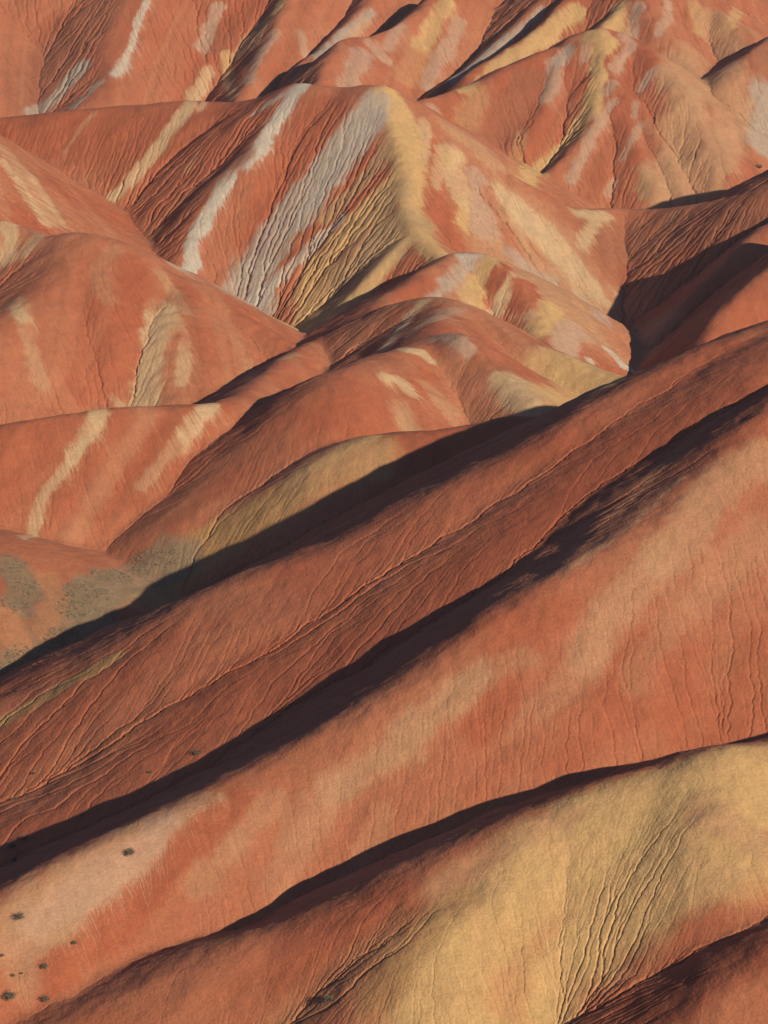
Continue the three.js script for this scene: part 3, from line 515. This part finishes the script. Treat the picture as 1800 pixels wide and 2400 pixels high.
for (let j = 0; j < ND; j++) for (let i = 0; i < NX; i++) { // thin tilted layers run through all the hills: they rise to the right and away from the viewpoint
  const d = rows[j], x = cols[i] * d, k = j * NX + i, s = H[k] - 0.27 * x - 0.40 * d + 1.3 * fbm(x * 0.04, d * 0.04, 2), n1 = noise(s * 0.42, 3.3), n2 = noise(s * 1.15, 8.1), n3 = noise(s * 2.6, 5.7);
  const pale = 0.26 * smooth((n1 - 0.15) * 2) * (0.6 + 0.4 * n2) + 0.13 * smooth((n2 - 0.25) * 2.2), dark = 1 - 0.13 * smooth((n3 - 0.1) * 1.8) - 0.10 * smooth((-n1 - 0.2) * 2), w = d > 330 ? 1 : 0.55;
  for (let c = 0; c < 3; c++) { const q = 3 * k + c; C[q] = (C[q] + (PALETTE[PALE][c] - C[q]) * pale * w) * (1 + (dark - 1) * w); }
}
{ // rain washes each bed's soil downhill, so that band edges fray along the fall line; every thread of water carries it its own way
  const inC = new Float32Array(N * 3), inW = new Float32Array(N), thread = new Float32Array(N), main = new Float32Array(N);
  for (let q = N - 1; q >= 0; q--) {
    const k = order[q], r = recv[k];
    if (inW[k] > 0) { const t = thread[k], carry = Math.exp(-dist[k] / (0.35 + 4 * t * t * t)); for (let c = 0; c < 3; c++) { const u = inC[k * 3 + c] / inW[k]; C[k * 3 + c] += (u - C[k * 3 + c]) * carry; } } else thread[k] = rnd();
    if (r !== k) { const a = Math.min(area[k], 3); inW[r] += a; if (area[k] > main[r]) { main[r] = area[k]; thread[r] = thread[k]; } for (let c = 0; c < 3; c++) inC[r * 3 + c] += C[k * 3 + c] * a; }
  }
}
for (let j = 0; j < ND; j++) for (let i = 0; i < NX; i++) { // patchy soil: fine mottling
  const d = rows[j], x = cols[i] * d, k = (j * NX + i) * 3, m = 1 + 0.06 * fbm(x * 0.7, d * 0.7, 3) + 0.04 * noise(x * 4, d * 4);
  C[k] *= m; C[k + 1] *= m * (1 + 0.03 * noise(x * 0.5 + 9, d * 0.5)); C[k + 2] *= m;
}
console.log('coloured');

// ------------------------------------------------------------------ soil texture: crumbly grain shared by all slopes
function tileNoise(S, oct, sd) { // tileable fbm as Float32Array
  const out = new Float32Array(S * S); let amp = 1, tot = 0; let q = sd >>> 0; const r = () => { q = (q * 1664525 + 1013904223) >>> 0; return q / 4294967296; };
  for (const per of oct) {
    const g = new Float32Array(per * per); for (let k = 0; k < g.length; k++) g[k] = r(); tot += amp;
    for (let y = 0; y < S; y++) { const fy = y / S * per, b = fy | 0, v0 = fy - b, v = v0 * v0 * (3 - 2 * v0), b1 = (b + 1) % per;
      for (let x = 0; x < S; x++) { const fx = x / S * per, a = fx | 0, u0 = fx - a, u = u0 * u0 * (3 - 2 * u0), a1 = (a + 1) % per;
        out[y * S + x] += amp * ((g[b * per + a] * (1 - u) + g[b * per + a1] * u) * (1 - v) + (g[b1 * per + a] * (1 - u) + g[b1 * per + a1] * u) * v); } }
    amp *= 0.72;
  }
  for (let k = 0; k < out.length; k++) out[k] /= tot; return out;
}
const TS = 1024, grain = tileNoise(TS, [40, 90, 180, 400], 77), mott = tileNoise(TS, [9, 30, 110, 300], 991);
function tex(fn, srgb) {
  const d = new Uint8Array(TS * TS * 4); for (let k = 0; k < TS * TS; k++) { const v = Math.max(0, Math.min(255, Math.round(fn(k) * 255))); d[4 * k] = d[4 * k + 1] = d[4 * k + 2] = v; d[4 * k + 3] = 255; }
  const t = new THREE.DataTexture(d, TS, TS, THREE.RGBAFormat, THREE.UnsignedByteType); t.wrapS = t.wrapT = THREE.RepeatWrapping; t.magFilter = THREE.LinearFilter; t.minFilter = THREE.LinearMipmapLinearFilter; t.generateMipmaps = true;
  if (srgb) t.colorSpace = THREE.SRGBColorSpace; t.needsUpdate = true; return t;
}
const soil = new THREE.MeshStandardMaterial({ vertexColors: true, roughness: 0.97, metalness: 0, map: tex((k) => 0.92 + 0.10 * (mott[k] - 0.5) + 0.14 * (grain[k] - 0.5), true), bumpMap: tex((k) => 0.5 + 1.3 * (grain[k] - 0.5)), bumpScale: 0.05 });

// ------------------------------------------------------------------ meshes: one per hill; blocks no one can see from about here are drawn with fewer faces
const HILLS = [
  ['foreground_hill', 'yellow and ochre foreground slope filling the lower right, cut by fine rills'],
  ['salmon_hill', 'broad salmon and tan slope behind the yellow foreground hill'],
  ['dark_red_hill', 'long dark red ridge crossing the middle, striped by parallel gullies'],
  ['shadowed_hill', 'low hill with ochre crest mostly in shadow behind the dark red ridge'],
  ['scrubby_mound', 'low scrub covered orange mound at the left edge'],
  ['banded_red_hill', 'smooth red hill with cream bands and striped knobs in the centre'],
  ['cream_banded_hill', 'orange red hill with a wide cream band at the left edge'],
  ['pale_streaked_hill', 'pale streaked slope at the left edge below the red ridge'],
  ['striped_peak', 'tall central peak with white band, grey and yellow stripes'],
  ['rust_spur_hill', 'rust brown spurs with deep shadow at the right edge'],
  ['zigzag_striped_hill', 'red hill with pink and yellow zigzag stripes at upper right'],
  ['tan_ridge', 'tan and red ridge at the top right behind the zigzag hill'],
  ['grey_sided_hill', 'rounded rust and grey hill at the right edge near the top'],
  ['yellow_rib_hill', 'yellow ribs between dark shadowed gullies at top centre'],
  ['far_red_hills', 'far red hills with grey and yellow bands along the top edge'],
];
const owned = (x, d) => owner[Math.max(0, Math.min(GND - 1, Math.round(d - GD0))) * GNX + Math.max(0, Math.min(GNX - 1, Math.round(x - GX0)))];
const NBX = (NX - 1) / B, NBD = (ND - 1) / B, fine = new Uint8Array(NBX * NBD), blockHill = new Uint8Array(NBX * NBD);
{
  const top = new Float32Array(NX).fill(-1e3);
  for (let j = 0; j < ND; j++) for (let i = 0; i < NX; i++) {
    const t = (H[j * NX + i] - CAM_H) / rows[j];
    if (t > top[i] - 0.6 / rows[j] && i > MARGIN - 30 && i < NX - MARGIN + 30 && t < -0.11) { const bi = Math.min(NBX - 1, (i / B) | 0), bj = Math.min(NBD - 1, (j / B) | 0); fine[bj * NBX + bi] = 1; }
    if (t > top[i]) top[i] = t;
  }
  for (let b = 0; b < NBX * NBD; b++) { const bi = b % NBX, bj = (b / NBX) | 0; blockHill[b] = owned(cols[bi * B + B / 2] * rows[bj * B + B / 2], rows[bj * B + B / 2]); }
}
const nx_ = new Float32Array(3);
function normalAt(i, j) {
  const i0 = Math.max(0, i - 1), i1 = Math.min(NX - 1, i + 1), j0 = Math.max(0, j - 1), j1 = Math.min(ND - 1, j + 1), d = rows[j];
  const hx = (H[j * NX + i1] - H[j * NX + i0]) / ((cols[i1] - cols[i0]) * d);                        // dh/dx at fixed d
  const ht = (H[j1 * NX + i] - H[j0 * NX + i]) / (rows[j1] - rows[j0]) - hx * cols[i];               // dh/dd at fixed x
  const l = 1 / Math.sqrt(hx * hx + ht * ht + 1); nx_[0] = -hx * l; nx_[1] = l; nx_[2] = ht * l;
}
const isFine = (bi, bj) => bi >= 0 && bj >= 0 && bi < NBX && bj < NBD && fine[bj * NBX + bi];
let tris = 0;
const map = new Int32Array(N), stamp = new Int32Array(N).fill(-1);
HILLS.forEach(([name, label], hill) => {
  const pos = [], nor = [], uv = [], col = [], idx = [];
  const V = (i, j) => {
    const k = j * NX + i; if (stamp[k] === hill) return map[k];
    stamp[k] = hill; map[k] = pos.length / 3; const d = rows[j], x = cols[i] * d;
    pos.push(x, H[k], -d); normalAt(i, j); nor.push(nx_[0], nx_[1], nx_[2]); uv.push((x + 0.35 * H[k]) / 9, (d * 0.8 + H[k] * 0.9) / 9); col.push(C[3 * k], C[3 * k + 1], C[3 * k + 2]); return map[k];
  };
  for (let bj = 0; bj < NBD; bj++) for (let bi = 0; bi < NBX; bi++) {
    if (blockHill[bj * NBX + bi] !== hill) continue;
    const i0 = bi * B, j0 = bj * B;
    if (fine[bj * NBX + bi]) {
      for (let j = j0; j < j0 + B; j++) for (let i = i0; i < i0 + B; i++) { const a = V(i, j), b = V(i + 1, j), c = V(i + 1, j + 1), e = V(i, j + 1); if ((i + j) & 1) idx.push(a, b, c, a, c, e); else idx.push(a, b, e, b, c, e); }
    } else {
      const ring = [], put = (i, j) => ring.push(V(i, j));
      const s0 = isFine(bi, bj - 1) ? 1 : B, s1 = isFine(bi + 1, bj) ? 1 : B, s2 = isFine(bi, bj + 1) ? 1 : B, s3 = isFine(bi - 1, bj) ? 1 : B;
      for (let t = 0; t < B; t += s0) put(i0 + t, j0); for (let t = 0; t < B; t += s1) put(i0 + B, j0 + t); for (let t = B; t > 0; t -= s2) put(i0 + t, j0 + B); for (let t = B; t > 0; t -= s3) put(i0, j0 + t);
      const m = V(i0 + B / 2, j0 + B / 2); for (let t = 0; t < ring.length; t++) idx.push(ring[t], ring[(t + 1) % ring.length], m);
    }
  }
  if (!idx.length) return;
  const g = new THREE.BufferGeometry();
  g.setAttribute('position', new THREE.Float32BufferAttribute(pos, 3)); g.setAttribute('normal', new THREE.Float32BufferAttribute(nor, 3));
  g.setAttribute('uv', new THREE.Float32BufferAttribute(uv, 2)); g.setAttribute('color', new THREE.Float32BufferAttribute(col, 3)); g.setIndex(idx);
  const m = new THREE.Mesh(g, soil); m.name = name; m.castShadow = m.receiveShadow = true;
  m.userData = { kind: 'structure', label, category: 'hill' }; scene.add(m); tris += idx.length / 3;
});
console.log('triangles', tris);

// ------------------------------------------------------------------ sparse desert shrubs and the scrub of the gully floor
function heightAt(x, d) {
  const j = Math.max(1, Math.min(ND - 1, rowOf(d))) - 1, v = (d - rows[j]) / (rows[j + 1] - rows[j]), at = (jj) => {
    const a = x / rows[jj], i = Math.max(1, Math.min(NX - 1, colOf(a))) - 1, u = (a - cols[i]) / (cols[i + 1] - cols[i]); return H[jj * NX + i] * (1 - u) + H[jj * NX + i + 1] * u; };
  return at(j) * (1 - v) + at(j + 1) * v;
}
function twigGeometry(n, R, sides) {           // bent tapering twigs fanning out of one root
  const pos = [], idx = [];
  for (let t = 0; t < n; t++) {
    const az = rnd() * 6.283, lean = 0.25 + 1.05 * Math.sqrt(rnd()), len = R * (0.65 + 0.5 * rnd()); let p = new THREE.Vector3((rnd() - 0.5) * 0.1 * R, -0.05 * R, (rnd() - 0.5) * 0.1 * R), l = lean * 0.6, a = az;
    const b0 = pos.length / 3, SEG = 4;
    for (let s = 0; s <= SEG; s++) {
      const r = R * 0.026 * (1 - 0.8 * s / SEG);
      for (let q = 0; q < sides; q++) { const w = q / sides * 6.283; pos.push(p.x + Math.cos(w) * r, p.y + 0.3 * Math.sin(w) * r, p.z + Math.sin(w) * r); }
      l += (lean - l) * 0.5 + (rnd() - 0.5) * 0.25; a += (rnd() - 0.5) * 0.5;
      p = p.clone().add(new THREE.Vector3(Math.sin(l) * Math.cos(a), Math.cos(l), Math.sin(l) * Math.sin(a)).multiplyScalar(len / SEG));
    }
    for (let s = 0; s < SEG; s++) for (let q = 0; q < sides; q++) { const a0 = b0 + s * sides + q, a1 = b0 + s * sides + (q + 1) % sides; idx.push(a0, a1, a0 + sides, a1, a1 + sides, a0 + sides); }
  }
  const g = new THREE.BufferGeometry(); g.setAttribute('position', new THREE.Float32BufferAttribute(pos, 3)); g.setIndex(idx); g.computeVertexNormals(); return g;
}
function leafGeometry(n, R, size, flat) {        // small narrow leaves in uneven clumps through a low dome
  const pos = [], idx = [], clumps = []; for (let c = 0; c < 14; c++) { const a = rnd() * 6.283, r = R * Math.sqrt(rnd()) * 0.85; clumps.push([Math.cos(a) * r, (0.2 + 0.75 * rnd()) * flat * Math.sqrt(Math.max(0.05, R * R - r * r)), Math.sin(a) * r, R * (0.16 + 0.2 * rnd())]); }
  const u = new THREE.Vector3(), v = new THREE.Vector3();
  for (let t = 0; t < n; t++) {
    const c = clumps[Math.floor(rnd() * clumps.length)], g = () => (rnd() + rnd() + rnd() - 1.5) * 1.2;
    const x = c[0] + g() * c[3], y = Math.max(0.01, c[1] + g() * c[3] * 0.8), z = c[2] + g() * c[3], s = size * (0.6 + 0.8 * rnd());
    u.set(rnd() - 0.5, rnd() * 0.9, rnd() - 0.5).normalize(); v.set(rnd() - 0.5, rnd() - 0.5, rnd() - 0.5).cross(u).normalize();
    const b = pos.length / 3; pos.push(x, y, z, x + u.x * s * 0.5 + v.x * s * 0.2, y + u.y * s * 0.5 + v.y * s * 0.2, z + u.z * s * 0.5 + v.z * s * 0.2, x + u.x * s, y + u.y * s, z + u.z * s, x + u.x * s * 0.5 - v.x * s * 0.2, y + u.y * s * 0.5 - v.y * s * 0.2, z + u.z * s * 0.5 - v.z * s * 0.2);
    idx.push(b, b + 1, b + 2, b, b + 2, b + 3);
  }
  const g = new THREE.BufferGeometry(); g.setAttribute('position', new THREE.Float32BufferAttribute(pos, 3)); g.setIndex(idx); g.computeVertexNormals(); return g;
}
const twigMat = new THREE.MeshStandardMaterial({ color: new THREE.Color().setRGB(0.13, 0.095, 0.07), roughness: 1 });
const leafMat = new THREE.MeshPhysicalMaterial({ color: new THREE.Color().setRGB(0.20, 0.165, 0.11), roughness: 1, side: THREE.DoubleSide });
const scrubMat = new THREE.MeshStandardMaterial({ color: new THREE.Color().setRGB(0.36, 0.29, 0.19), roughness: 1, side: THREE.DoubleSide });
const kinds = [0.62, 0.5, 0.85].map((flat, i) => [twigGeometry(70, 0.62, 3), leafGeometry(900 - 150 * i, 0.5, 0.075, flat)]);
// [x, distance, width m, kind, label]
const SHRUBS = [
  [-23.34, 219.13, 1.21, 0, 'round grey-brown shrub alone high on the pale tan slope'],
  [-32.40, 210.92, 1.23, 1, 'wide grey shrub near the left edge on the pale tan slope'],
  [-27.34, 209.42, 0.58, 2, 'tiny shrub halfway down the pale slope, right of the wide grey shrub'],
  [-29.71, 206.52, 0.80, 0, 'small faint shrub straight above the long thin foreground shadow'],
  [-31.60, 205.87, 0.40, 2, 'right one of two tiny tufts at the left below the pale slope'],
  [-32.30, 205.53, 0.53, 1, 'left one of two tiny tufts at the left below the pale slope'],
  [-32.36, 203.49, 1.32, 0, 'largest grey shrub at the left edge above the foreground shadow'],
  [-29.45, 203.92, 1.06, 1, 'low wide shrub touching the foreground shadow at lower left'],
  [-33.43, 207.14, 0.54, 2, 'shrub cut by the left edge on the pale slope'],
  [-4.66, 196.25, 1.21, 2, 'spiky grey shrub at the head of a rill on the yellow slope'],
  [-38.69, 252.87, 0.82, 1, 'small shrub near the left edge on the dark red ridge, above the others'],
  [-36.40, 243.29, 0.87, 0, 'flat shrub beside the broad shadow, right one of a pair on the red slope'],
  [-37.64, 242.66, 0.94, 2, 'shrub at the left edge, lower one of a pair above the broad shadow'],
  [-37.08, 240.26, 0.93, 1, 'shrub lying in the top of the broad shadow at the left edge'],
  [-36.96, 255.91, 0.54, 2, 'tiniest shrub high on the dark red slope at the left'],
  [-19.16, 248.50, 1.05, 1, 'twiggy shrub just above the broad diagonal shadow'],
  [-23.84, 247.57, 0.60, 0, 'faint small shrub on the dark red slope left of the twiggy one'],
  [81.90, 570.26, 2.03, 0, 'lone dark bush on the slope at the upper right edge'],
];
SHRUBS.forEach(([x, d, w, kind, label], n) => {
  const o = new THREE.Group(); o.name = n ? 'desert_shrub_' + String(n).padStart(3, '0') : 'desert_shrub';
  o.position.set(x, heightAt(x, d) + 0.02, -d); o.rotation.y = rnd() * 6.28; o.scale.set(w, w * (0.75 + 0.3 * rnd()), w);
  o.userData = { label, category: 'shrub', group: 'scattered desert shrubs' };
  const b = new THREE.Mesh(kinds[kind][0], twigMat), f = new THREE.Mesh(kinds[kind][1], leafMat); b.name = 'branches'; f.name = 'foliage';
  for (const m of [b, f]) { m.castShadow = m.receiveShadow = true; o.add(m); }
  scene.add(o);
});
{ // low scrub that greys the gully floor: nobody could count it
  const tuft = leafGeometry(60, 0.3, 0.11, 0.7), spots = [];
  // [x, distance, radius, tufts]
  const PATCHES = [
    [-28.3, 324.0, 1.8, 200],
    [-31.6, 323.6, 2.4, 400],
    [-35.0, 318.6, 2.8, 600],
    [-37.5, 311.8, 3.0, 700],
    [-38.6, 307.0, 2.2, 400],
    [-47.5, 314.8, 2.3, 250],
    [-44.8, 310.6, 2.0, 200],
    [-45.8, 305.5, 2.0, 120],
    [-34.9, 306.5, 2.0, 300],
    [-39.0, 300.2, 2.4, 450],
    [-43.0, 295.4, 2.4, 450],
    [-45.7, 292.1, 1.9, 300],
  ];
  for (const [x, d, r, n] of PATCHES) for (let t = 0; t < n; t++) { const a = rnd() * 6.283, q = r * Math.sqrt(rnd()), px = x + Math.cos(a) * q, pd = d + Math.sin(a) * q; if (noise(px * 0.5 + 5, pd * 0.5) + 0.5 * noise(px * 1.7, pd * 1.7) > -0.6) spots.push([px, pd]); }
  const im = new THREE.InstancedMesh(tuft, scrubMat, spots.length), m = new THREE.Matrix4(), q = new THREE.Quaternion(), up = new THREE.Vector3(0, 1, 0), tint = new THREE.Color();
  spots.forEach(([x, d], k) => { const s = 0.25 + 0.7 * rnd() * rnd(); q.setFromAxisAngle(up, rnd() * 6.28); m.compose(new THREE.Vector3(x, heightAt(x, d) - 0.02, -d), q, new THREE.Vector3(s, s * (0.6 + 0.5 * rnd()), s)); im.setMatrixAt(k, m); const v = 0.55 + 0.7 * rnd(); tint.setRGB(v, v * (0.95 + 0.08 * rnd()), v * (0.9 + 0.2 * rnd())); im.setColorAt(k, tint); });
  im.name = 'scrub'; im.castShadow = im.receiveShadow = true; im.userData = { kind: 'stuff', label: 'low grey scrub covering the gully floor at the left', category: 'scrub' }; scene.add(im);
}

renderer.render(scene, camera);
